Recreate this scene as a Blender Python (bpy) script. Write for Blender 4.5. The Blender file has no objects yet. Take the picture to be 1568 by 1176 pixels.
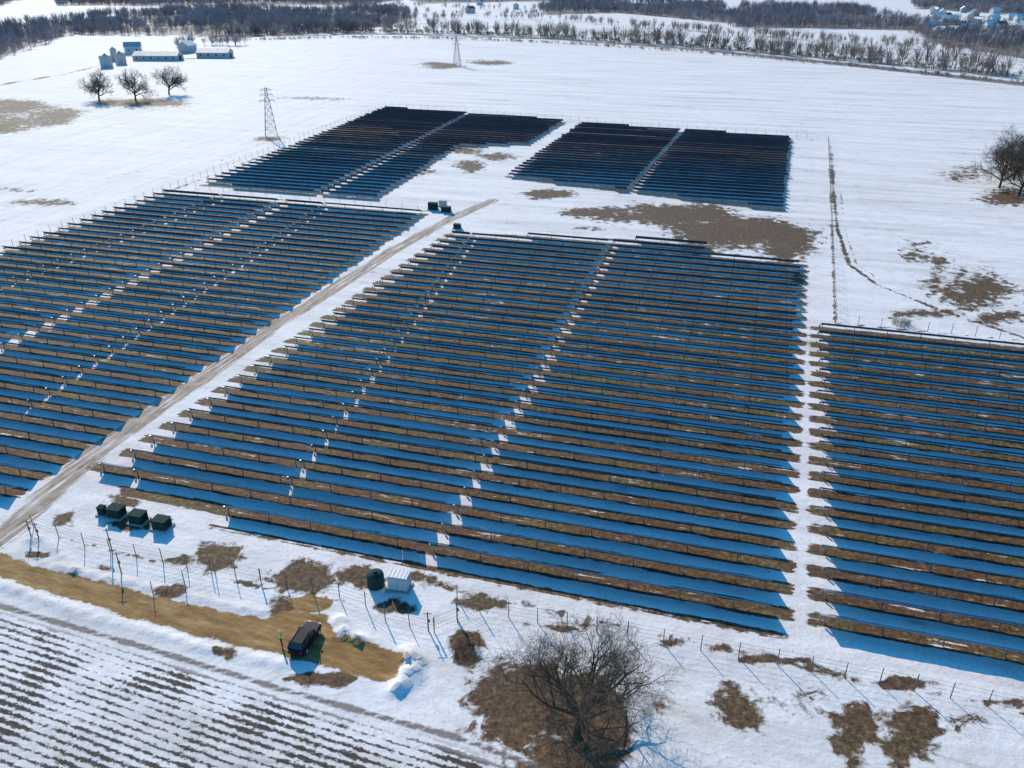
import bpy, math, random
import numpy as np
from mathutils import Vector, Matrix
random.seed(7); rng=np.random.default_rng(7)
D=bpy.data
scene=bpy.context.scene
# ------------------------------------------------------------ pixel-to-ground helper
# projects an image pixel through the camera onto the flat site plan
# (metres, origin below the drone)
CH=65.0; TH=math.radians(27.05); FL=1269.0
ct,st=math.cos(TH),math.sin(TH)
def G(px,py):
    u=(px-784)/FL; v=(py-588)/FL
    k=CH/(st+v*ct)
    return (u*k,(ct-v*st)*k)
def GP(l): return [G(*p) for p in l]
E=np.array([.9615,-.2749]); N=np.array([.2749,.9615])
PITCH=4.3
pf=np.array(G(345,785)); N0=float(pf@N)%PITCH

def sdf(poly,X,Y):
    P=np.array(poly); d=np.full(X.shape,1e18); s=np.ones(X.shape)
    n=len(P); j=n-1
    for i in range(n):
        ex,ey=P[j]-P[i]; wx=X-P[i][0]; wy=Y-P[i][1]
        t=np.clip((wx*ex+wy*ey)/(ex*ex+ey*ey+1e-9),0,1)
        bx=wx-ex*t; by=wy-ey*t
        d=np.minimum(d,bx*bx+by*by)
        c1=Y>=P[i][1]; c2=Y<P[j][1]; c3=ex*wy>ey*wx
        f=(c1&c2&c3)|(~c1&~c2&~c3)
        s=np.where(f,-s,s); j=i
    return s*np.sqrt(d)
def dline(pl,X,Y):
    d=np.full(X.shape,1e18)
    for a,b in zip(pl[:-1],pl[1:]):
        ex,ey=b[0]-a[0],b[1]-a[1]; wx=X-a[0]; wy=Y-a[1]
        t=np.clip((wx*ex+wy*ey)/(ex*ex+ey*ey+1e-9),0,1)
        d=np.minimum(d,(wx-ex*t)**2+(wy-ey*t)**2)
    return np.sqrt(d)
# ------------------------------------------------------------ materials
def newmat(name):
    m=D.materials.new(name); m.use_nodes=True
    return m,m.node_tree,m.node_tree.nodes['Principled BSDF']
class NT:
    def __init__(s,nt): s.nt=nt
    def lk(s,a,sock):
        if hasattr(a,'is_output'): s.nt.links.new(a,sock)
        else: sock.default_value=a
    def m(s,op,a,b=None,c=None,clamp=False):
        n=s.nt.nodes.new('ShaderNodeMath'); n.operation=op; n.use_clamp=clamp
        s.lk(a,n.inputs[0])
        if b is not None: s.lk(b,n.inputs[1])
        if c is not None: s.lk(c,n.inputs[2])
        return n.outputs[0]
    def noise(s,vec,scale,detail=6,rough=.6,dist=0):
        n=s.nt.nodes.new('ShaderNodeTexNoise'); n.inputs['Scale'].default_value=scale
        n.inputs['Detail'].default_value=detail; n.inputs['Roughness'].default_value=rough
        n.inputs['Distortion'].default_value=dist
        if vec is not None: s.nt.links.new(vec,n.inputs['Vector'])
        return n.outputs['Fac']
    def mix(s,f,a,b):
        n=s.nt.nodes.new('ShaderNodeMix'); n.data_type='RGBA'
        s.lk(f,n.inputs[0])
        for v,i in ((a,6),(b,7)):
            if hasattr(v,'is_output'): s.nt.links.new(v,n.inputs[i])
            else: n.inputs[i].default_value=(*v,1)
        return n.outputs[2]
    def attr(s,name):
        n=s.nt.nodes.new('ShaderNodeAttribute'); n.attribute_name=name; return n.outputs['Fac']
    def comb(s,x,y,z=0.0):
        n=s.nt.nodes.new('ShaderNodeCombineXYZ')
        for v,i in ((x,0),(y,1),(z,2)): s.lk(v,n.inputs[i])
        return n.outputs[0]
    def ramp(s,f,stops):
        n=s.nt.nodes.new('ShaderNodeValToRGB'); e=n.color_ramp.elements
        while len(e)<len(stops): e.new(.5)
        for k,(p,c) in enumerate(stops): e[k].position=p; e[k].color=(*c,1)
        s.lk(f,n.inputs[0]); return n.outputs[0]
def simple(name,col,rough=.6,metal=0,var=.25,scale=3.0,spec=.5):
    m,nt,b=newmat(name); q=NT(nt)
    tc=nt.nodes.new('ShaderNodeTexCoord')
    f=q.noise(tc.outputs['Object'],scale,3)
    lo=tuple(c*(1-var) for c in col); hi=tuple(min(1,c*(1+var)) for c in col)
    nt.links.new(q.ramp(f,[(.3,lo),(.7,hi)]),b.inputs['Base Color'])
    b.inputs['Roughness'].default_value=rough; b.inputs['Metallic'].default_value=metal
    b.inputs['Specular IOR Level'].default_value=spec
    return m
M_glass=simple('panel_glass',(.012,.02,.05),.15,0,.3,.7)
M_back=simple('panel_backsheet',(.045,.055,.08),.55,0,.5,.35,.3)
M_alu=simple('aluminium_frame',(.55,.53,.52),.4,.4,.1)
M_steel=simple('galvanised_steel',(.28,.28,.28),.5,.5,.25,2)
M_wood=simple('weathered_wood',(.16,.12,.085),.85)
M_wire=simple('fence_wire',(.18,.17,.16),.6,.3)
M_bark=simple('bark',(.095,.065,.045),.9,0,.35,2,.1)
M_twig=simple('twigs',(.15,.10,.065),.9,0,.3,1,.1)
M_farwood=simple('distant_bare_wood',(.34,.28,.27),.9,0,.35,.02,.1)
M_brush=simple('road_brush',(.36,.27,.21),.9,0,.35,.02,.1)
M_green=simple('green_enamel',(.018,.045,.038),.8,0,.25,3,.15)
M_dark=simple('dark_rubber',(.015,.015,.016),.7)
M_white=simple('white_paint',(.58,.55,.52),.5,0,.08)
M_snow=simple('roof_snow',(.76,.72,.68),.7,0,.05)
M_barnwall=simple('barn_cladding',(.50,.44,.40),.7,0,.15)
M_barnroof=simple('barn_roof',(.46,.42,.39),.6,0,.4,.3)
M_houseroof=simple('house_roof',(.12,.12,.14),.8)
M_window=simple('window_glass',(.02,.025,.03),.15)
M_carpaint=simple('car_paint',(.012,.013,.018),.6,0,.1,3,.1)
M_chrome=simple('lamp_glass',(.7,.7,.7),.2)
M_red=simple('tail_lamp',(.35,.02,.02),.3)
M_concrete=simple('concrete_pad',(.32,.31,.29),.9)
# ------------------------------------------------------------ mesh builder
class MB:
    def __init__(s): s.v=[];s.f=[];s.mi=[]
    def quadbox(s,c,ax,ay,az,mats=0):
        c=np.array(c,float); b=len(s.v)
        for dz in (-1,1):
            for dx,dy in ((-1,-1),(1,-1),(1,1),(-1,1)):
                s.v.append(tuple(c+ax*dx+ay*dy+az*dz))
        fs=[(3,2,1,0),(4,5,6,7),(0,1,5,4),(1,2,6,5),(2,3,7,6),(3,0,4,7)]
        if isinstance(mats,int): mats=[mats]*6
        for f,m in zip(fs,mats): s.f.append(tuple(b+i for i in f)); s.mi.append(m)
    def box(s,c,size,rz=0,mats=0):
        a=math.cos(rz);q=math.sin(rz)
        s.quadbox(c,np.array([a,q,0])*size[0]/2,np.array([-q,a,0])*size[1]/2,np.array([0,0,1.])*size[2]/2,mats)
    def tube(s,p0,p1,r0,r1,n=5,mat=0,cap=False):
        p0=np.array(p0,float);p1=np.array(p1,float);d=p1-p0;L=math.sqrt(float(d@d))
        if L<1e-6:return
        d/=L;a=np.array([0,0,1.]) if abs(d[2])<.9 else np.array([1.,0,0])
        u=np.array([d[1]*a[2]-d[2]*a[1],d[2]*a[0]-d[0]*a[2],d[0]*a[1]-d[1]*a[0]]);u/=math.sqrt(float(u@u))
        w=np.array([d[1]*u[2]-d[2]*u[1],d[2]*u[0]-d[0]*u[2],d[0]*u[1]-d[1]*u[0]]);b=len(s.v)
        for p,r in((p0,r0),(p1,r1)):
            for i in range(n):
                t=2*math.pi*i/n
                s.v.append(tuple(p+(u*math.cos(t)+w*math.sin(t))*r))
        for i in range(n):
            j=(i+1)%n
            s.f.append((b+i,b+j,b+n+j,b+n+i));s.mi.append(mat)
        if cap:
            s.f.append(tuple(b+n+i for i in range(n)));s.mi.append(mat)
            s.f.append(tuple(b+i for i in reversed(range(n))));s.mi.append(mat)
    def poly(s,pts,mat=0):
        b=len(s.v); s.v+= [tuple(p) for p in pts]; s.f.append(tuple(range(b,b+len(pts)))); s.mi.append(mat)
    def obj(s,name,mats,loc=(0,0,0),rz=0,parent=None,smooth=False):
        me=D.meshes.new(name); me.from_pydata(s.v,[],s.f)
        for m in mats: me.materials.append(m)
        me.polygons.foreach_set('material_index',s.mi)
        if smooth: me.polygons.foreach_set('use_smooth',[True]*len(s.f))
        me.update()
        o=D.objects.new(name,me); scene.collection.objects.link(o)
        o.location=loc;o.rotation_euler=(0,0,rz)
        if parent:o.parent=parent
        return o
def empty(name,loc,rz=0):
    o=D.objects.new(name,None);scene.collection.objects.link(o);o.location=loc;o.rotation_euler=(0,0,rz);return o
# ------------------------------------------------------------ layout
A_=GP([(262,293),(655,325),(120,690),(5,770),(-600,690),(-600,606)])
B_=GP([(693,360),(1080,374),(1082,390),(1224,402),(1215,520),(1180,953),(345,795),(345,770),(210,752),(208,728),(150,720),(182,712)])
C_=GP([(1252,503),(1900,569),(2000,1103),(1256,962)])
D1_=GP([(590,167),(866,187),(808,222),(700,226),(575,306),(308,284)])
D2_=GP([(890,191),(1211,213),(1197,324),(775,272)])
blocks=[A_,B_,C_,D1_,D2_]
gaps=[(GP([(440,308),(0,530)]),1.0),(GP([(937,372),(640,862)]),.5),(GP([(722,365),(440,740)]),.05),(GP([(505,312),(60,610)]),.05),(GP([(350,300),(-100,480)]),.05),
      (GP([(715,178),(480,302)]),.8),(GP([(1045,203),(965,292)]),.7)]
# ------------------------------------------------------------ ground
def axis(parts):
    out=[]
    for a,b,s in parts: out+=list(np.arange(a,b,s))
    return out
def geo(start,end,s,g=1.09):
    o=[];x=start
    while x<end: o.append(x); s*=g; x+=s
    o.append(end); return o
yy=[-v for v in reversed(geo(-30,4000,2,1.3))]+axis([(32,130,.5),(130,250,1.0),(250,460,1.6)])+geo(460,14000,2.2,1.035)
xl=[-v for v in reversed(geo(250,9000,2.4,1.08))]; xr=geo(300,9000,2.4,1.08)
xx=xl+axis([(-248.5,-62,1.5),(-62,110,.6),(110,299,1.5)])+xr
xx=np.array(xx);yy=np.array(yy)
X,Y=np.meshgrid(xx,yy); nx,ny=len(xx),len(yy)
X=X.ravel();Y=Y.ravel()
def near(pts,mar):
    p=np.array(pts);return np.where((X>p[:,0].min()-mar)&(X<p[:,0].max()+mar)&(Y>p[:,1].min()-mar)&(Y<p[:,1].max()+mar))[0]
att={k:np.zeros(len(X)) for k in('arr','brown','mud','dirt','crop','dark')}
def paintpoly(a,poly,soft,strength=1.,grow=0):
    i=near(poly,soft+grow+1)
    if len(i)==0:return
    d=sdf(poly,X[i],Y[i])-grow
    att[a][i]=np.maximum(att[a][i],np.clip(.5-d/soft,0,1)*strength)
def paintline(a,pl,w,soft,strength=1.):
    i=near(pl,w+soft+1)
    if len(i)==0:return
    d=dline(pl,X[i],Y[i])-w
    att[a][i]=np.maximum(att[a][i],np.clip(.5-d/soft,0,1)*strength)
for b,g in zip(blocks,(1.2,2.4,1.5,1,1)): paintpoly('arr',b,1.5,1,g)
def blob(px,py,rx,ry,s,soft=None,a='brown'):
    pts=[G(px+rx*math.cos(t)*random.uniform(.75,1.15),py+ry*math.sin(t)*random.uniform(.75,1.15)) for t in np.linspace(0,2*math.pi,13)[:-1]]
    pr=np.array(pts);w=min(np.ptp(pr[:,0]),np.ptp(pr[:,1]))
    paintpoly(a,pts,soft or w*.7,s)
for b in [(333,852,42,26,1),(465,885,54,34,1),(550,885,46,20,.85),(600,930,44,16,.85),(715,1000,38,46,.85),(735,925,60,20,.72),
 (810,1090,110,85,1.0),(900,1100,80,70,1.0),(880,1170,100,60,.9),(1130,1085,52,48,.82),(1310,1125,48,58,.9),(1395,1130,52,54,1),(1390,1048,60,14,.82),
 (100,795,32,18,.85),(190,768,34,14,.85),(210,803,70,18,.78),(260,905,38,16,.8),(440,930,36,22,.9),(500,1040,70,16,.85),(345,1000,26,12,.75),
 (1130,355,125,32,1),(1040,330,130,20,.95),(1200,375,54,28,1),(905,325,70,12,.8),(840,297,50,10,.85),(720,255,40,14,.75),(700,230,60,10,.7),(640,262,40,12,.65),
 (1435,425,34,46,.8),(1500,450,90,40,.8),(1420,480,65,12,.72),(1530,485,60,16,.75),(1400,385,44,24,.7),(1260,340,14,40,.72),
 (1480,265,60,18,.68),(1545,300,50,20,.85),(1300,960,20,8,.6),(680,100,60,8,.72),(750,96,60,6,.7),(410,212,28,6,.75),(205,158,90,10,.8),(255,160,60,8,.75),
 (480,150,70,5,.6),(60,310,70,9,.6),(20,290,50,9,.6),(1225,440,10,30,.85),(760,1060,75,55,.82),(1540,1075,46,13,.8),(700,1020,20,14,.8),
 (870,960,80,14,.64),(1010,985,70,12,.62),(280,860,40,14,.72),(1180,1010,80,10,.62),(1010,1080,60,40,.55),(1230,1080,60,40,.52),(1480,1110,60,30,.56),
 (640,885,30,12,.7),(60,850,30,8,.7),(160,870,40,8,.6),(900,350,40,6,.62),(1245,250,12,30,.6),(1470,420,30,20,.7),(760,240,50,10,.62),(810,260,40,8,.62)]: blob(*b)
paintpoly('brown',GP([(-60,150),(60,150),(140,168),(120,190),(-80,225)]),20,.70)
paintline('brown',GP([(0,130),(90,115),(150,100),(190,85),(300,90)]),2.5,3,.9)
paintline('brown',GP([(1272,222),(1277,300),(1282,350),(1300,405),(1345,437),(1440,475),(1568,517)]),.7,1.6,.85)
paintline('brown',GP([(1285,280),(1296,360),(1312,405),(1360,437)]),.4,1.4,.7)
paintline('brown',GP([(1270,222),(1279,495),(1568,522)]),.5,1.2,.75)
paintline('brown',GP([(0,388),(262,292),(590,166),(1265,216)]),.8,2.,.76)
paintline('brown',GP([(45,812),(400,900),(560,925)]),.5,1.2,.66)
paintline('brown',GP([(640,890),(1190,1012),(1568,1092)]),.9,2.2,.64)
for pl in ([(-100,345),(120,285),(400,214)],[(-100,262),(200,212),(400,180)],[(0,372),(240,290)],[(420,120),(560,100),(900,112)],[(900,130),(1300,165),(1568,215)],[(-50,240),(330,160),(380,120)],[(60,330),(300,262),(520,175)]):
    paintline('brown',GP(pl),.8,3,.54)
paintline('dark',GP([(330,57),(600,52),(850,60),(1060,75),(1300,99),(1568,129),(1900,170)]),9,6,1.0)
paintline('dark',GP([(800,50),(1060,62),(1300,80),(1568,110)]),3,6,.65)
paintline('dark',GP([(300,50),(560,40),(640,36),(800,40),(1000,52)]),6,10,.7)
paintpoly('mud',GP([(-200,800),(0,843),(60,868),(150,888),(240,912),(330,933),(410,947),(440,935),(500,938),(520,975),(622,1000),(612,1040),(585,1046),(440,1006),(300,975),(150,932),(0,886),(-200,850)]),1.7,1)
blob(475,925,40,14,1,1,'mud')
paintline('dirt',GP([(-10,830),(30,800),(90,742),(150,690),(420,500),(600,385),(690,335),(755,307)]),2.3,1.6,1.0)
paintline('dark',GP([(-100,897),(0,928),(200,985),(420,1052),(700,1130),(840,1180),(1000,1235)]),.4,.8,1)
cropP=GP([(-300,850),(0,940),(200,998),(420,1066),(700,1146),(840,1196),(1100,1300),(-600,1500)])
paintpoly('crop',cropP,1.2,1)
woods=[GP(p) for p in (
 [(-300,130),(-60,95),(0,88),(60,70),(110,52),(370,56),(560,47),(640,28),(600,14),(330,14),(160,24),(60,40),(-300,80)],
 [(90,10),(560,8),(640,-4),(500,-12),(90,-12)],
 [(830,24),(940,20),(1120,36),(1110,8),(860,2),(830,12)],
 [(1120,42),(1400,47),(1410,64),(1568,92),(1700,110),(1700,62),(1568,50),(1380,35),(1310,14),(1130,10)],
 [(640,6),(830,2),(1100,-2),(1500,-2),(1500,-14),(600,-14)],
 [(1400,14),(1700,30),(1700,5),(1400,2)],
 [(-600,20),(0,10),(60,-8),(-500,-8)])]
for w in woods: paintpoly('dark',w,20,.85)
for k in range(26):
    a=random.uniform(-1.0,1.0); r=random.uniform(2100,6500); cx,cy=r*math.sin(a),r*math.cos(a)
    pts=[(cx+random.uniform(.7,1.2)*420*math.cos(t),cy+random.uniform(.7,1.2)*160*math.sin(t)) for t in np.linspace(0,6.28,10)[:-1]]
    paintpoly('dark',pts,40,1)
Z=np.zeros(len(X))
i=np.where((Y<460)&(Y>25)&(abs(X)<320))[0]
def wob(x,y,f): return (np.sin(x*f+1.3*np.sin(y*f*.7))+np.sin(y*f*1.3+1.7*np.sin(x*f*.6+2))+np.sin((x+y)*f*1.7))/3
Z[i]=.04*wob(X[i],Y[i],.9)+.03*wob(X[i],Y[i],2.3)
for pl,h,w in [(GP([(522,950),(530,978),(560,985)]),.8,.8),(GP([(628,1000),(618,1030),(612,1055)]),1.0,.9),(GP([(640,1010),(636,1040)]),.8,.7),
               (GP([(20,858),(45,820),(80,835),(120,880)]),.35,.6),(GP([(0,895),(150,945),(300,988),(440,1020)]),.3,.6),(GP([(60,862),(200,893),(400,938)]),.3,.5)]:
    j=near(pl,4); d=dline(pl,X[j],Y[j]); Z[j]+=h*np.exp(-(d/w)**2)*(.7+.6*wob(X[j],Y[j],2.6))
Z[np.where(att['mud']>.6)[0]]*=.3
V=np.stack([X,Y,Z],1)
idx=np.arange(nx*ny).reshape(ny,nx)
Q=np.stack([idx[:-1,:-1],idx[:-1,1:],idx[1:,1:],idx[1:,:-1]],-1).reshape(-1,4)
def npmesh(name,V,F):
    me=D.meshes.new(name);k=F.shape[1]
    me.vertices.add(len(V));me.vertices.foreach_set('co',V.astype(np.float32).ravel())
    me.loops.add(F.size);me.loops.foreach_set('vertex_index',F.astype(np.int32).ravel())
    me.polygons.add(len(F));me.polygons.foreach_set('loop_start',np.arange(0,F.size,k,dtype=np.int32))
    me.polygons.foreach_set('loop_total',np.full(len(F),k,dtype=np.int32))
    me.update(calc_edges=True);return me
gm=npmesh('ground',V,Q)
gm.polygons.foreach_set('use_smooth',np.ones(len(Q),bool))
for k,a in att.items():
    at=gm.attributes.new(k,'FLOAT','POINT');at.data.foreach_set('value',a.astype(np.float32))
ground=D.objects.new('ground',gm);scene.collection.objects.link(ground)
# material
m,nt,bs=newmat('snowy_ground');q=NT(nt)
tc=nt.nodes.new('ShaderNodeTexCoord');P=tc.outputs['Object']
sx=nt.nodes.new('ShaderNodeSeparateXYZ');nt.links.new(P,sx.inputs[0])
x_,y_=sx.outputs[0],sx.outputs[1]
def dot(v): return q.m('ADD',q.m('MULTIPLY',x_,float(v[0])),q.m('MULTIPLY',y_,float(v[1])))
s_=dot(E);n_=dot(N)
arr=q.attr('arr');brown=q.attr('brown');mud=q.attr('mud');dirt=q.attr('dirt');crop=q.attr('crop');dark=q.attr('dark')
nf=q.noise(P,.45,8,.70,.4);nl=q.noise(P,.05,3,.5)
nr=q.noise(q.comb(q.m('MULTIPLY',s_,.13),q.m('MULTIPLY',n_,1.9)),1,6,.68)
ph=q.m('FRACT',q.m('ADD',q.m('DIVIDE',q.m('SUBTRACT',n_,N0+.5),PITCH),.5))
d=q.m('MULTIPLY',q.m('ABSOLUTE',q.m('SUBTRACT',ph,.5)),PITCH)
strip=q.m('MULTIPLY',q.m('SUBTRACT',1.5,d),1.7,clamp=True)
strip=q.m('MULTIPLY',strip,q.m('MULTIPLY',arr,.97))
pot=q.m('MAXIMUM',strip,brown)
def C(v): return q.m('SUBTRACT',v,.5)
t=q.m('ADD',pot,q.m('MULTIPLY',C(nf),1.4))
t=q.m('ADD',t,q.m('MULTIPLY',C(nl),.7))
t=q.m('ADD',t,q.m('MULTIPLY',q.m('MULTIPLY',C(nr),arr),2.6))
bf=q.m('ADD',q.m('MULTIPLY',q.m('SUBTRACT',t,.56),7.),.5,clamp=True)
# snow
strk=q.noise(q.comb(q.m('MULTIPLY',s_,.014),q.m('MULTIPLY',n_,.16)),1,6,.72,.4)
strk2=q.noise(q.comb(q.m('MULTIPLY',s_,.30),q.m('MULTIPLY',n_,.018)),1,5,.7,.3)
lmask=q.m('MULTIPLY',q.m('SUBTRACT',-40.,x_),.02,clamp=True)
stk=q.m('ADD',q.m('MULTIPLY',strk,q.m('SUBTRACT',1.,q.m('MULTIPLY',lmask,.6))),q.m('MULTIPLY',strk2,q.m('MULTIPLY',lmask,.6)))
nsn=q.noise(P,.22,7,.75)
nsp=q.noise(P,2.2,5,.75)
snow=q.mix(q.m('MULTIPLY',q.m('SUBTRACT',stk,.43),4.5,clamp=True),(.83,.755,.695),(.64,.565,.505))
snow=q.mix(q.m('MULTIPLY',q.m('SUBTRACT',nsn,.50),3.2,clamp=True),snow,(.58,.505,.44))
snow=q.mix(q.m('MULTIPLY',q.m('SUBTRACT',nsp,.50),2.2,clamp=True),snow,(.50,.44,.39))
mel=q.m('MULTIPLY',q.m('SUBTRACT',q.m('ADD',q.m('MULTIPLY',stk,.6),q.m('MULTIPLY',nsn,.4)),.575),12,clamp=True)
snow=q.mix(q.m('MULTIPLY',mel,.7),snow,(.33,.25,.18))
sp=q.m('MULTIPLY',q.m('SUBTRACT',nsp,.575),7,clamp=True)
spm=q.m('MULTIPLY',q.m('SUBTRACT',q.noise(P,.07,5,.7),.43),4.5,clamp=True)
snow=q.mix(q.m('MULTIPLY',q.m('MULTIPLY',sp,spm),.85),snow,(.18,.13,.085))
ef=q.noise(P,1.5,7,.78)
earth=q.ramp(ef,[(.3,(.03,.015,.009)),(.46,(.085,.045,.024)),(.6,(.18,.105,.055)),(.74,(.38,.27,.15))])
gl=q.m('MULTIPLY',q.m('SUBTRACT',q.noise(P,.09,4,.6),.47),4,clamp=True)
earth=q.mix(q.m('MULTIPLY',gl,q.m('ADD',.3,q.m('MULTIPLY',arr,.4))),earth,q.ramp(ef,[(.3,(.035,.03,.01)),(.52,(.16,.125,.04)),(.66,(.46,.34,.13))]))
base=q.mix(bf,snow,earth)
# crop
cd=np.array(G(830,1177))-np.array(G(0,925));cd/=np.linalg.norm(cd);cn=np.array([-cd[1],cd[0]])
cq=q.m('FRACT',q.m('ADD',q.m('DIVIDE',dot(cn),.86),q.m('MULTIPLY',nl,.8)))
tri=q.m('MULTIPLY',q.m('ABSOLUTE',q.m('SUBTRACT',cq,.5)),2.)
cnz=q.noise(q.comb(q.m('MULTIPLY',dot(cd),1.1),q.m('MULTIPLY',dot(cn),1.7)),1.6,5,.78)
cl=q.noise(P,.13,5,.68)
cf=q.m('ADD',q.m('MULTIPLY',tri,.85),q.m('ADD',q.m('MULTIPLY',C(cnz),2.7),q.m('MULTIPLY',C(cl),2.6)))
cf=q.m('MULTIPLY',q.m('SUBTRACT',cf,.42),4,clamp=True)
base=q.mix(q.m('MULTIPLY',cf,crop),base,q.ramp(ef,[(.3,(.03,.022,.017)),(.7,(.11,.082,.062))]))
# dirt road, tyre tracks with packed snow between
rd=np.array(G(600,385))-np.array(G(150,690));rd/=np.linalg.norm(rd);rn=np.array([-rd[1],rd[0]])
rnz=q.noise(q.comb(q.m('MULTIPLY',dot(rd),.08),q.m('MULTIPLY',dot(rn),1.9)),1.,6,.68)
df=q.m('MULTIPLY',q.m('ADD',q.m('SUBTRACT',dirt,.66),q.m('ADD',q.m('MULTIPLY',C(nf),.9),q.m('MULTIPLY',C(rnz),2.8))),3.5,clamp=True)
df=q.m('MULTIPLY',df,q.m('MULTIPLY',dirt,4,clamp=True))
base=q.mix(df,base,q.ramp(nf,[(.32,(.17,.11,.065)),(.5,(.32,.225,.155)),(.68,(.50,.39,.30))]))
# mud road
mf=q.m('MULTIPLY',q.m('ADD',q.m('SUBTRACT',mud,.5),q.m('MULTIPLY',C(nf),1.5)),7,clamp=True)
mf=q.m('MULTIPLY',mf,q.m('MULTIPLY',mud,8,clamp=True))
mnz=q.noise(q.comb(q.m('MULTIPLY',dot(cd),.22),q.m('MULTIPLY',dot(cn),.9)),1.,7,.7)
base=q.mix(mf,base,q.ramp(mnz,[(.3,(.15,.07,.02)),(.5,(.29,.155,.05)),(.7,(.45,.28,.12))]))
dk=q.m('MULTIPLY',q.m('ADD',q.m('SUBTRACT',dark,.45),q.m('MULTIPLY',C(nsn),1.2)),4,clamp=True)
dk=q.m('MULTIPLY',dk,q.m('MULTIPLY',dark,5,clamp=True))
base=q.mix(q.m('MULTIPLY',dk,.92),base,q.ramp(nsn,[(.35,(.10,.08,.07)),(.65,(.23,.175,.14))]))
nt.links.new(base,bs.inputs['Base Color'])
bs.inputs['Roughness'].default_value=.8;bs.inputs['Specular IOR Level'].default_value=.15
bp=nt.nodes.new('ShaderNodeBump');bp.inputs['Strength'].default_value=.7;bp.inputs['Distance'].default_value=.15
nt.links.new(q.noise(P,1.1,6,.65),bp.inputs['Height']);nt.links.new(bp.outputs[0],bs.inputs['Normal'])
gm.materials.append(m)
# ------------------------------------------------------------ solar rows
E3=np.array([*E,0]);N3=np.array([*N,0]);Z3=np.array([0,0,1.])
def clip(poly,n):
    pts=[(np.dot(p,E),np.dot(p,N)) for p in poly];xs=[]
    for i in range(len(pts)):
        a,b=pts[i],pts[(i+1)%len(pts)]
        if (a[1]-n)*(b[1]-n)<0: xs.append(a[0]+(b[0]-a[0])*(n-a[1])/(b[1]-a[1]))
    xs.sort();return [(xs[i],xs[i+1]) for i in range(0,len(xs)-1,2)]
def gapcross(n):
    out=[]
    for (a,b),w in gaps:
        a=np.array(a);b=np.array(b);an,bn=a@N,b@N
        t=(n-an)/(bn-an)
        if -.03<=t<=1.03:
            p=a+(b-a)*t; out.append((p@E,w))
    return out
nrows=0
for bi,poly in enumerate(blocks):
    ns=[np.dot(p,N) for p in poly]
    k0=math.floor((min(ns)-N0)/PITCH);k1=math.ceil((max(ns)-N0)/PITCH)
    for k in range(k0,k1+1):
        n=N0+k*PITCH+1e-4
        for a,b in clip(poly,n):
            if b-a<4: continue
            j=random.uniform(-.5,.5); a+=j;b+=j
            segs=[(a,b)]
            for sc,w in gapcross(n):
                new=[]
                for u,v in segs:
                    if u<sc<v: new+=[(u,sc-w),(sc+w,v)]
                    else:new.append((u,v))
                segs=new
            o0=(a+b)/2; mb=MB()
            for u,v in segs:
                L=v-u
                if L<2: continue
                nm=int(L/1.01); tl=u+(L-nm*1.01)*.5
                tau0=math.radians(35+random.gauss(0,2.0))
                while nm>0:
                    kk=min(random.choice([24,30,36]),nm); nm-=kk
                    tau=tau0+math.radians(random.gauss(0,1.0)); hc=1.15+random.gauss(0,.03)
                    T=-N3*math.cos(tau)+Z3*math.sin(tau);NN=N3*math.sin(tau)+Z3*math.cos(tau)
                    for i_ in range(kk):
                        s=tl+.505+i_*1.01
                        c=E3*(s-o0)+Z3*hc+NN*.09
                        mb.quadbox(c,E3*.497,T*.86,NN*.022,[1,0,2,2,2,2])
                    te=tl+kk*1.01
                    mb.tube(E3*(tl-o0)+Z3*hc,E3*(te-o0)+Z3*hc,.07,.07,4,3)
                    tl=te
                s=u+.6
                while s<v:
                    mb.box(E3*(s-o0)+Z3*.55,(.12,.1,1.2),math.atan2(E[1],E[0]),3); s+=6.0
                mb.box(E3*(u+.1-o0)+Z3*.8,(.2,.25,.5),0,3)
            if not mb.f: continue
            p=E*o0+N*n
            mb.obj('solar_panel_row',[M_glass,M_back,M_alu,M_steel],(p[0],p[1],0)); nrows+=1
print('rows',nrows)
# ------------------------------------------------------------ fences
def fence(pts,step=3.2,h=2.1,name='perimeter_fence'):
    mb=MB()
    for a,b in zip(pts[:-1],pts[1:]):
        a=np.array(a);b=np.array(b);L=np.linalg.norm(b-a);n=max(1,int(L/step))
        for i in range(n+1):
            p=a+(b-a)*i/n; lean=np.array([random.gauss(0,.03),random.gauss(0,.03)])
            mb.tube((*p,-.1),(*(p+lean),h+random.uniform(-.05,.15)),.055,.045,6,0,True)
        for z in (.4,.95,1.5,2.0):
            mb.tube((*a,z),(*b,z),.012,.012,3,1)
    o=np.array(pts[0]); mb.v=[(v[0]-o[0],v[1]-o[1],v[2]) for v in mb.v]
    return mb.obj(name,[M_wood,M_wire],(o[0],o[1],0))
fence(GP([(52,808),(130,838),(250,862),(400,893),(520,915),(560,928)]))
fence(GP([(235,912),(330,880)]),3)
fence(GP([(560,928),(590,950),(665,968),(735,938),(700,918)]),2.6)
fence(GP([(735,938),(960,975),(1190,1018),(1400,1058),(1568,1092),(1900,1156)]))
fence(GP([(-500,570),(0,386),(262,290),(590,163),(900,187),(1268,215)]),4)
fence(GP([(1268,215),(1279,495),(1420,508),(1568,522),(1900,556)]),4)
fence(GP([(300,288),(640,320)]),5,1.4)
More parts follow.
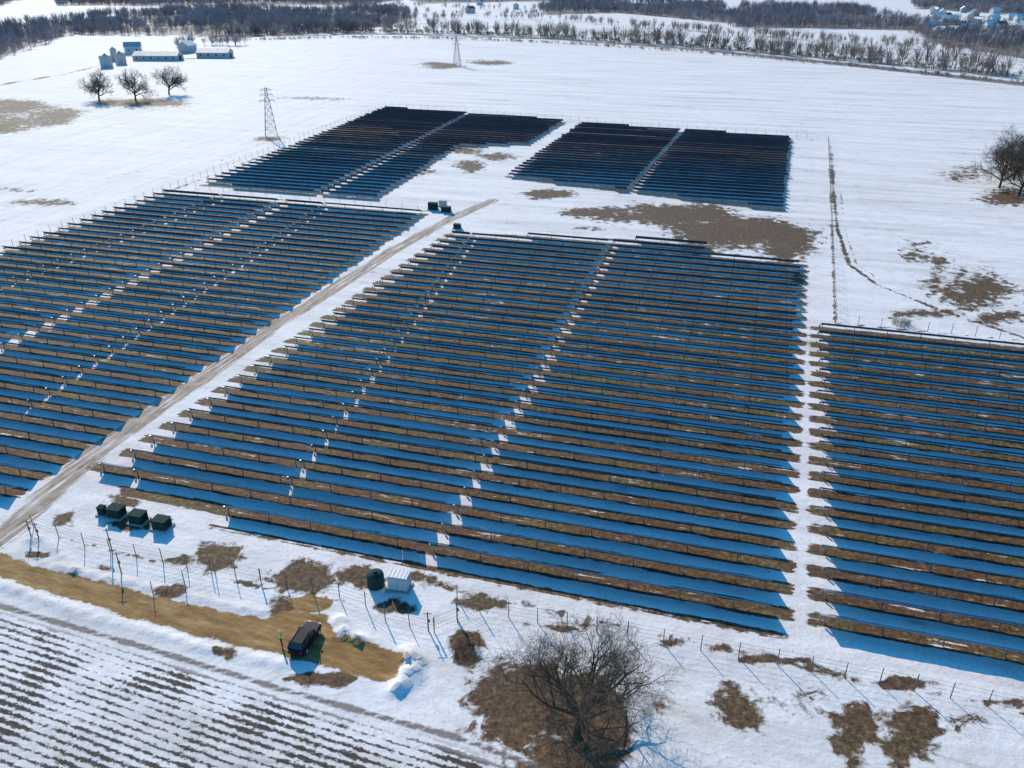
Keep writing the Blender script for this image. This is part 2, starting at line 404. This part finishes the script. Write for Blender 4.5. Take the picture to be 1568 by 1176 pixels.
# ------------------------------------------------------------ trees
def tree(name,base,trunkL,limb,seed,counts,trunk_r,upr=(.25,1.1),rmin=.012,sub=(.45,.7)):
    r=random.Random(seed);mb=MB()
    def rv(): return np.array([r.gauss(0,1),r.gauss(0,1),r.gauss(0,1)])
    def grow(p,dr,L,rad,lev):
        nseg=4 if lev<=1 else (3 if lev==2 else 2)
        pts=[p];rads=[rad];d=dr.copy()
        for i in range(nseg):
            d=d+rv()*(.17 if lev else .05)+np.array([0,0,.06 if lev<3 else .0]);d/=math.sqrt(float(d@d))
            pts.append(pts[-1]+d*L/nseg);rads.append(max(rmin*.6,rad*(1-(i+1)/nseg*(.35 if lev==0 else .62))))
        for i in range(nseg):
            mb.tube(pts[i],pts[i+1],rads[i],rads[i+1],8 if lev==0 else 5 if lev<3 else 3,0 if lev<3 else 1)
        if lev>=len(counts):return
        c=counts[lev]
        for i in range(c):
            f=(.45+.55*(i+.5)/c) if lev==0 else (.22+.78*(i+r.random())/c)
            k=min(nseg-1,int(f*nseg));t=f*nseg-k
            q_=pts[k]*(1-t)+pts[k+1]*t
            ax=rv();ax-=d*np.dot(ax,d);ax/=math.sqrt(float(ax@ax))
            if lev==0:
                an=2*math.pi*(i*.381+.1*r.random()); up=upr[0]+(upr[1]-upr[0])*(i/c)**1.2*r.uniform(.8,1.3)
                nd=np.array([math.cos(an),math.sin(an),up]);L2=limb*r.uniform(.85,1.15)
            else:
                nd=d*.7+ax*r.uniform(.55,1.05)+np.array([0,0,.10]);L2=L*r.uniform(*sub)
            nd/=math.sqrt(float(nd@nd))
            grow(q_,nd,L2,max(rads[k]*(.6 if lev==0 else .55),rmin),lev+1)
    grow(np.array([0,0,-.1]),np.array([0.02,0,1.]),trunkL,trunk_r,0)
    return mb.obj(name,[M_bark,M_twig],(*base,0))
tree('bare_tree',G(884,1126),3.6,6.6,3,[12,6,6,6,3],.38,(.3,1.5),.011)
for px,py in ((152,154),(208,154),(259,145)):
    tree('bare_tree',G(px,py),5,7,px,[9,7,6,5],.5,(.3,1.8),.045)
for px,py in ((1530,288),(1560,300),(1590,305),(1552,275),(1580,285),(1545,262)):
    tree('bare_tree',G(px,py),4.5,7.2,px,[9,7,6,5],.4,(.4,2.0),.035)
def shrub(px,py,h,rad,seed):
    r=random.Random(seed);mb=MB()
    for i in range(160):
        a=r.uniform(0,6.28);b=r.uniform(0,1)**.5*rad
        p=np.array([b*math.cos(a),b*math.sin(a),0]);t=p+np.array([r.gauss(0,.25),r.gauss(0,.25),h*r.uniform(.4,1)])
        mb.tube(p,t,.02,.006,3,0)
        mb.tube((p+t)/2,t+np.array([r.gauss(0,.25),r.gauss(0,.25),.1]),.012,.005,3,0)
    mb.obj('dry_shrub',[M_twig],(*G(px,py),0))
for k,(px,py,h,rd_) in enumerate([(715,995,.6,1.6),(1380,497,1.6,1.8),(1222,430,1.3,1.5)]):
    shrub(px,py,h,rd_,k)
# distant tree masses
def templ(seed,h=12):
    r=np.random.default_rng(seed);tv=[]
    for i in range(56):
        a=r.uniform(0,6.28);z0=r.uniform(.1,.5)*h;rr=r.uniform(.1,1.)**.6*h*.40
        z1=z0+ (h-z0)*r.uniform(.2,1)*math.sqrt(max(0,1-(rr/(h*.42))**2)*.9+.1)
        p0=np.array([rr*.35*math.cos(a),rr*.35*math.sin(a),z0]);p1=np.array([rr*math.cos(a),rr*math.sin(a),z1])
        w=np.array([-math.sin(a+r.uniform(-1,1)),math.cos(a),r.uniform(-.5,.5)])*r.uniform(.09,.24)
        tv+=[p0,p1-w,p1+w] if r.random()<.4 else [p0-w,p0+w,p1]
    for w in (np.array([.25,0,0]),np.array([0,.25,0])): tv+=[w*-1,w,np.array([0,0,h*.7])]
    return np.array(tv)
TP=[templ(s) for s in range(6)]
def mass(name,pts,hs,mat=None,wide=1.):
    vs=[]
    for (x,y),h in zip(pts,hs):
        t=TP[random.randrange(6)];a=random.uniform(0,6.28);c,s=math.cos(a),math.sin(a);k=h/12;kw=k*wide*random.uniform(.8,1.25)
        v=np.stack([(t[:,0]*c-t[:,1]*s)*kw+x,(t[:,0]*s+t[:,1]*c)*kw+y,t[:,2]*k],1);vs.append(v)
    v=np.concatenate(vs);f=np.arange(len(v)).reshape(-1,3)
    me=npmesh(name,v,f);me.materials.append(mat or M_farwood)
    o=D.objects.new(name,me);scene.collection.objects.link(o)
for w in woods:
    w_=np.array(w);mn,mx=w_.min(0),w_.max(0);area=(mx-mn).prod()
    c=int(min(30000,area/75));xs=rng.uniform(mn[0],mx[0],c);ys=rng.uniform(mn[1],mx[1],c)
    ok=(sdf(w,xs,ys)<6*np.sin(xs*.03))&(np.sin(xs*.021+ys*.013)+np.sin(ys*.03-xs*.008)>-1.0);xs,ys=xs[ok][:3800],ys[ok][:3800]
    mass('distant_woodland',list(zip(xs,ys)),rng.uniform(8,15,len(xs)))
def along(pl,step,jit,hr,prob=1):
    out=[]
    for a,b in zip(pl[:-1],pl[1:]):
        L=math.dist(a,b)
        for i in range(int(L/step)):
            if random.random()<prob:
                t=random.random();out.append((a[0]+(b[0]-a[0])*t+random.gauss(0,jit),a[1]+(b[1]-a[1])*t+random.gauss(0,jit)))
    return out,[random.uniform(*hr) for _ in out]
RD=[(330,54),(530,49),(700,51),(850,57),(1060,71),(1300,92),(1568,119),(1900,160)]
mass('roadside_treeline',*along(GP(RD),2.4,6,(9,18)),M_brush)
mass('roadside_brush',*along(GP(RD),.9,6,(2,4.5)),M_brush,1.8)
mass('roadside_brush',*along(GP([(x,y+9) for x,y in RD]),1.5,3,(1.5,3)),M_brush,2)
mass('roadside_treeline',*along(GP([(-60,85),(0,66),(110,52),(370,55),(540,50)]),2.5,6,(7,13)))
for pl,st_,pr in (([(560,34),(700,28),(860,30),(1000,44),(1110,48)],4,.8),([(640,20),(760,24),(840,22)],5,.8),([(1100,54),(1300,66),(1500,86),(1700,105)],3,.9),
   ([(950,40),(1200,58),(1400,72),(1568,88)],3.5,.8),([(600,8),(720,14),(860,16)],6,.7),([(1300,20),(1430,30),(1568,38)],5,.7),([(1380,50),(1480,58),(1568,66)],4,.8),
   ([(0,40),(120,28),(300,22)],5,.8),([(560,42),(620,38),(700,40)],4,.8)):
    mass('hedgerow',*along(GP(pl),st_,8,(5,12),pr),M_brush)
# ------------------------------------------------------------ pylons
def pylon(px,py,h,rz):
    mb=MB();b=2.4;n=7
    def w(z): 
        f=z/h; return b*(1-f)*.9+.35 if f<.8 else .45
    lv=[h*(i/n)**.9 for i in range(n+1)]
    cs=[(-1,-1),(1,-1),(1,1),(-1,1)]
    for z0,z1 in zip(lv[:-1],lv[1:]):
        for i,(cx,cy) in enumerate(cs):
            dx,dy=cs[(i+1)%4]
            mb.tube((cx*w(z0),cy*w(z0),z0),(cx*w(z1),cy*w(z1),z1),.11,.10,4)
            mb.tube((cx*w(z0),cy*w(z0),z0),(dx*w(z1),dy*w(z1),z1),.06,.06,3)
            mb.tube((dx*w(z0),dy*w(z0),z0),(cx*w(z1),cy*w(z1),z1),.06,.06,3)
            mb.tube((cx*w(z1),cy*w(z1),z1),(dx*w(z1),dy*w(z1),z1),.06,.06,3)
    for z,a in ((h*.74,3.0),(h*.86,2.6),(h*.96,2.0)):
        for s in (-1,1):
            mb.tube((s*.3,.3,z),(s*a,0,z+.25),.08,.06,4);mb.tube((s*.3,-.3,z),(s*a,0,z+.25),.08,.06,4)
            mb.tube((s*.3,0,z+.9),(s*a,0,z+.25),.06,.05,4);mb.tube((s*a,0,z+.25),(s*a,0,z-.7),.07,.07,4)
    mb.tube((0,0,h-.2),(0,0,h+.8),.1,.04,4)
    mb.obj('transmission_tower',[M_steel],(*G(px,py),0),rz)
pylon(416,209,19,.3);pylon(700,100,18.5,.3)
# ------------------------------------------------------------ buildings
def gable(name,px,py,L,W,h,rh,rz,wm,rm,parts=True):
    e=empty(name,(*G(px,py),0),rz)
    mb=MB();mb.box((0,0,h/2),(L,W,h));mb.poly([(-L/2,-W/2,h),(-L/2,W/2,h),(-L/2,0,h+rh)]);mb.poly([(L/2,W/2,h),(L/2,-W/2,h),(L/2,0,h+rh)])
    mb.obj('walls',[wm],parent=e)
    mb=MB();o=.4
    for s in (-1,1):
        mb.poly([(-L/2-o,s*(W/2+o),h-.1),(L/2+o,s*(W/2+o),h-.1),(L/2+o,0,h+rh+.12),(-L/2-o,0,h+rh+.12)])
        mb.poly([(-L/2-o,s*(W/2+o),h-.25),(L/2+o,s*(W/2+o),h-.25),(L/2+o,s*(W/2+o),h-.1),(-L/2-o,s*(W/2+o),h-.1)])
    mb.obj('roof',[rm],parent=e)
    mb=MB();k=max(2,int(L/5))
    for i in range(k):
        x=-L/2+(i+.5)*L/k
        for s in (-1,1): mb.box((x,s*(W/2+.02),h*.55),(1.2,.06,1.2))
    mb.obj('windows',[M_window],parent=e)
    mb=MB();
    mb.box((L/2+.02,0,min(h,3.2)/2),(.08,min(4,W*.4),min(h,3.2)));mb.obj('door',[M_dark if wm is M_barnwall else M_wood],parent=e)
gable('barn',243,92,33,12,3.6,2.4,-.05,M_barnwall,M_barnroof)
gable('barn',330,88,24,12,4,2.4,-.05,M_barnwall,M_barnroof)
gable('barn',288,80,13,9,5.5,2.8,1.4,M_barnwall,M_snow)
gable('farm_house',205,82,12,9,5.5,3,.3,M_white,M_barnroof)
def silo(px,py,r,h):
    mb=MB();n=20
    for z in np.arange(0,h,.9): mb.tube((0,0,z),(0,0,z+.9),r+.03*(int(z/.9)%2),r+.03*(int(z/.9)%2),n)
    mb.tube((0,0,h),(0,0,h+r*.55),r+.15,.4,n);mb.tube((0,0,h+r*.55),(0,0,h+r*.55+.5),.45,.3,8,0,True)
    mb.box((0,-r-.05,1.2),(1,.2,2.2))
    mb.obj('grain_silo',[M_barnwall],(*G(px,py),0))
silo(164,103,4,6.5);silo(186,98,3.6,6.5);silo(176,93,2.2,8)
mass('farm_trees',*along(GP([(270,72),(300,68),(370,70)]),3,4,(7,12)))
for i in range(30):
    px=random.uniform(1390,1570);py=random.uniform(18,56)
    gable('house',px,py,random.uniform(9,14),8,5.5,3,random.uniform(0,3),random.choice([M_white,M_concrete,M_white]),random.choice([M_snow,M_houseroof]))
for px,py in ((735,8),(790,14),(1010,6),(720,20),(1180,4)):
    gable('farm_house',px,py,12,8,6,3,random.uniform(0,3),M_white,M_houseroof)
# ------------------------------------------------------------ site equipment
def cabinet(px,py,w,dp,h,rz,mat,name='padmount_transformer'):
    e=empty(name,(*G(px,py),0),rz)
    mb=MB();mb.box((0,0,.1),(w+.5,dp+.5,.24));mb.obj('concrete_pad',[M_concrete],parent=e)
    mb=MB();mb.box((0,0,.22+h/2),(w,dp,h));mb.box((0,0,.22+h+.05),(w+.12,dp+.12,.1))
    for s in (-1,1): mb.box((s*w*.24,-dp/2-.03,.22+h*.5),(w*.44,.05,h*.85))
    mb.box((0.04,-dp/2-.09,.22+h*.5),(.05,.08,.3))
    for i in range(5): mb.box(((-.4+i*.2)*w,0,.22+h+.12),(.04,dp,.05))
    ob=mb.obj('enclosure',[mat],parent=e);bv=ob.modifiers.new('b','BEVEL');bv.width=.03
    mb=MB()
    for i in range(7): mb.box((w/2+.05,(-.4+i*.13)*dp,.22+h*.5),(.16,.05,h*.7))
    mb.obj('cooling_fins',[mat],parent=e)
for px,py in ((180,790),(213,799),(249,808)): cabinet(px,py,1.9,1.5,1.15,-.25,M_green)
cabinet(158,788,.9,.8,1.0,-.25,M_green)
cabinet(612,900,2.3,1.5,1.8,-.2,M_white,'inverter_cabinet')
cabinet(663,321,2.6,1.6,1.8,-.2,M_green,'inverter_cabinet');cabinet(678,316,2,1.6,1.6,-.2,M_white,'inverter_cabinet');cabinet(700,350,1.8,1.2,1,-.2,M_green)
cabinet(683,325,2.6,1.6,1.4,-.2,M_green,'inverter_cabinet')
e=empty('water_tank',(*G(576,896),0))
mb=MB();prof=[(1.0,0),(1.02,.1),(1.0,1.5),(.92,1.75),(.6,1.95),(.25,2.02),(.22,2.12)]
for (r0,z0),(r1,z1) in zip(prof[:-1],prof[1:]): mb.tube((0,0,z0),(0,0,z1),r0,r1,24)
mb.tube((0,0,2.1),(0,0,2.16),.26,.26,12,0,True)
mb.obj('tank_body',[M_green],parent=e,smooth=False)
def pole(px,py,h):
    mb=MB();mb.tube((0,0,-.1),(0,0,h),.08,.06,8,0,True);mb.box((0,0,h*.9),(.9,.07,.07));mb.box((.12,-.1,h*.55),(.25,.15,.35))
    mb.obj('utility_post',[M_wood],(*G(px,py),0))
for a in ((172,845,3.6),(186,878,3.2),(60,826,2.6),(48,822,2.6),(656,965,2.6),(700,948,2.6)): pole(*a)
# ------------------------------------------------------------ SUV
def suv(px,py,rz):
    e=empty('parked_suv',(*G(px,py),0),rz)
    st_=[(-2.3,.55,.95,.85),(-2.2,.35,1.05,.92),(-1.6,.3,1.08,.95),(-.6,.28,1.06,.95),(.7,.28,1.05,.95),(1.5,.3,1.0,.93),(2.15,.35,.9,.86),(2.32,.5,.75,.72)]
    mb=MB();ring=[]
    for x,z0,z1,w in st_:
        r=[(x,-w*.9,z0),(x,-w,z0+.15),(x,-w,z1-.18),(x,-w*.9,z1),(x,w*.9,z1),(x,w,z1-.18),(x,w,z0+.15),(x,w*.9,z0)]
        ring.append(r)
    for a,b in zip(ring[:-1],ring[1:]):
        for i in range(8):
            j=(i+1)%8; mb.poly([a[i],b[i],b[j],a[j]])
    mb.poly(ring[0]);mb.poly(list(reversed(ring[-1])))
    mb.obj('body',[M_carpaint],parent=e)
    mb=MB();c0=[(-2.12,1.04,.84),(-1.75,1.68,.68),(.25,1.74,.68),(1.05,1.04,.84)]
    rp=[]
    for x,z,w in c0: rp.append(((x,-w,z),(x,w,z)))
    mb.poly([rp[0][0],rp[0][1],rp[1][1],rp[1][0]],1)
    mb.poly([rp[1][0],rp[1][1],rp[2][1],rp[2][0]],0)
    mb.poly([rp[2][0],rp[2][1],rp[3][1],rp[3][0]],1)
    for s in (0,1): mb.poly([rp[0][s],rp[1][s],rp[2][s],rp[3][s]],1)
    mb.obj('cabin',[M_carpaint,M_window],parent=e)
    mb=MB()
    for s in (-1,1):
        mb.tube((-1.7,s*.6,1.76),(.2,s*.6,1.80),.03,.03,5,0)
        for x0,z0,x1,z1 in ((-2.12,1.05,-1.75,1.69),(.25,1.75,1.05,1.05),(-.3,1.05,-.35,1.74),(-1.25,1.05,-1.3,1.71)):
            mb.tube((x0,s*.85,z0),(x1,s*.69,z1),.045,.045,5,1)
        mb.box((.85,s*1.03,1.08),(.18,.16,.14),0,1)
    mb.obj('trim',[M_dark,M_carpaint],parent=e)
    mb=MB()
    for x in (-1.42,1.42):
        for s in (-1,1):
            mb.tube((x,s*.72,.36),(x,s*.97,.36),.36,.36,18,0,True);mb.tube((x,s*.97,.36),(x,s*.985,.36),.22,.2,12,1,True)
    mb.obj('wheels',[M_dark,M_alu],parent=e)
    mb=MB()
    for s in (-1,1): mb.box((2.22,s*.62,.78),(.2,.32,.14),0,0);mb.box((-2.26,s*.74,.85),(.14,.2,.3),0,1)
    mb.obj('lamps',[M_chrome,M_red],parent=e)
suv(468,984,math.radians(75))
# ------------------------------------------------------------ worker
def worker(px,py,rz):
    e=empty('worker_person',(*G(px,py),0),rz)
    vs=[];es=[];rs=[]
    def ad(p,r,par=None):
        vs.append(p);rs.append(r)
        if par is not None: es.append((par,len(vs)-1))
        return len(vs)-1
    pe=ad((0,0,.98),(.15,.11));ch=ad((0,.0,1.2),(.145,.105),pe);sh=ad((0,.0,1.40),(.15,.10),ch);nk=ad((0,.01,1.52),(.055,.055),sh)
    hd=ad((0,.03,1.62),(.085,.095),nk);ad((0,.03,1.72),(.07,.08),hd)
    for s in (-1,1):
        hp=ad((s*.10,0,.90),(.095,.10),pe);kn=ad((s*.13,.05*s,.50),(.062,.065),hp);an=ad((s*.14,.02*s,.10),(.045,.05),kn);ad((s*.16,.16+.02*s,.05),(.045,.035),an)
        s0=ad((s*.2,0,1.40),(.065,.065),sh)
        if s>0: el=ad((.34,.06,1.15),(.045,.045),s0);wr=ad((.33,.28,1.22),(.03,.03),el);dr=np.array([0,.9,.25])
        else: el=ad((-.30,-.02,1.12),(.045,.045),s0);wr=ad((-.33,.08,.88),(.03,.03),el);dr=np.array([0,.25,-.95])
        w0=np.array(vs[wr]);pl=ad(tuple(w0+dr*.07),(.035,.022),wr)
        for f in range(4):
            off=np.array([(f-1.5)*.021,0,0]);a=ad(tuple(w0+dr*.12+off),(.009,.009),pl);ad(tuple(w0+dr*(.17+.008*(f in(1,2)))+off+np.array([0,.01,-.012])),(.008,.008),a)
        a=ad(tuple(w0+dr*.08+np.array([-s*.045,.01,0])),(.01,.01),pl);ad(tuple(w0+dr*.12+np.array([-s*.055,.015,0])),(.009,.009),a)
    me=D.meshes.new('body');me.from_pydata(vs,es,[]);o=D.objects.new('body',me);scene.collection.objects.link(o);o.parent=e
    o.modifiers.new('s','SKIN')
    for i,r in enumerate(rs): me.skin_vertices[0].data[i].radius=r
    me.skin_vertices[0].data[0].use_root=True
    sb=o.modifiers.new('ss','SUBSURF');sb.levels=2;sb.render_levels=2
    m,nt,b=newmat('workwear');q=NT(nt);tc=nt.nodes.new('ShaderNodeTexCoord');sp=nt.nodes.new('ShaderNodeSeparateXYZ');nt.links.new(tc.outputs['Object'],sp.inputs[0])
    z=sp.outputs[2]
    c=q.mix(q.m('GREATER_THAN',z,.12),(.03,.02,.012),(.03,.035,.05));c=q.mix(q.m('GREATER_THAN',z,.92),c,(.60,.68,.04))
    band=q.m('LESS_THAN',q.m('ABSOLUTE',q.m('SUBTRACT',z,1.14)),.025);c=q.mix(band,c,(.7,.7,.7))
    c=q.mix(q.m('GREATER_THAN',z,1.5),c,(.5,.3,.2));nt.links.new(c,b.inputs['Base Color']);b.inputs['Roughness'].default_value=.8
    me.materials.append(m)
    mb=MB();pr=[(.14,1.70),(.125,1.74),(.115,1.80),(.07,1.85),(.01,1.865)]
    for (r0,z0),(r1,z1) in zip(pr[:-1],pr[1:]): mb.tube((0,.03,z0),(0,.03,z1),r0,r1,14)
    mb.obj('hard_hat',[M_white],parent=e)
    mb=MB();mb.tube((0,.115,1.665),(0,.145,1.635),.008,.016,5,0,True)
    mb.obj('nose',[m],parent=e)
worker(431,986,math.radians(-70))
# ------------------------------------------------------------ light
EL=math.radians(28);AZ=math.radians(-24)
S=Vector((math.sin(AZ)*math.cos(EL),math.cos(AZ)*math.cos(EL),math.sin(EL)))
sun=D.lights.new('sun','SUN');sun.energy=5;sun.angle=math.radians(.5);sun.color=(1,.87,.72)
so=D.objects.new('sun',sun);scene.collection.objects.link(so);so.rotation_euler=S.to_track_quat('Z','Y').to_euler();so.location=(0,0,200)
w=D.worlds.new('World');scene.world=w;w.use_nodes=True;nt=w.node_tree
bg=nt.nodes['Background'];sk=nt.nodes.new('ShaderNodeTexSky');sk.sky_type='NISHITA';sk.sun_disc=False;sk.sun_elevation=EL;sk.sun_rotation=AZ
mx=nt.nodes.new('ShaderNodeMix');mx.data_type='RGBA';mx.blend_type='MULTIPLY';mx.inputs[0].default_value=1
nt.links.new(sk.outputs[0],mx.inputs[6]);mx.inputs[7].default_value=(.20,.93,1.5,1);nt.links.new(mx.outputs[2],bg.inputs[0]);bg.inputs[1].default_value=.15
# ------------------------------------------------------------ camera
cam=D.cameras.new('camera');cam.sensor_width=36;cam.lens=36*FL/1568;cam.clip_end=30000;cam.clip_start=.5
co=D.objects.new('camera',cam);scene.collection.objects.link(co);co.location=(0,0,CH);co.rotation_euler=(math.radians(90)-TH,0,0)
scene.camera=co
scene.view_settings.view_transform='Standard'
try: scene.view_settings.look='None'
except Exception: pass
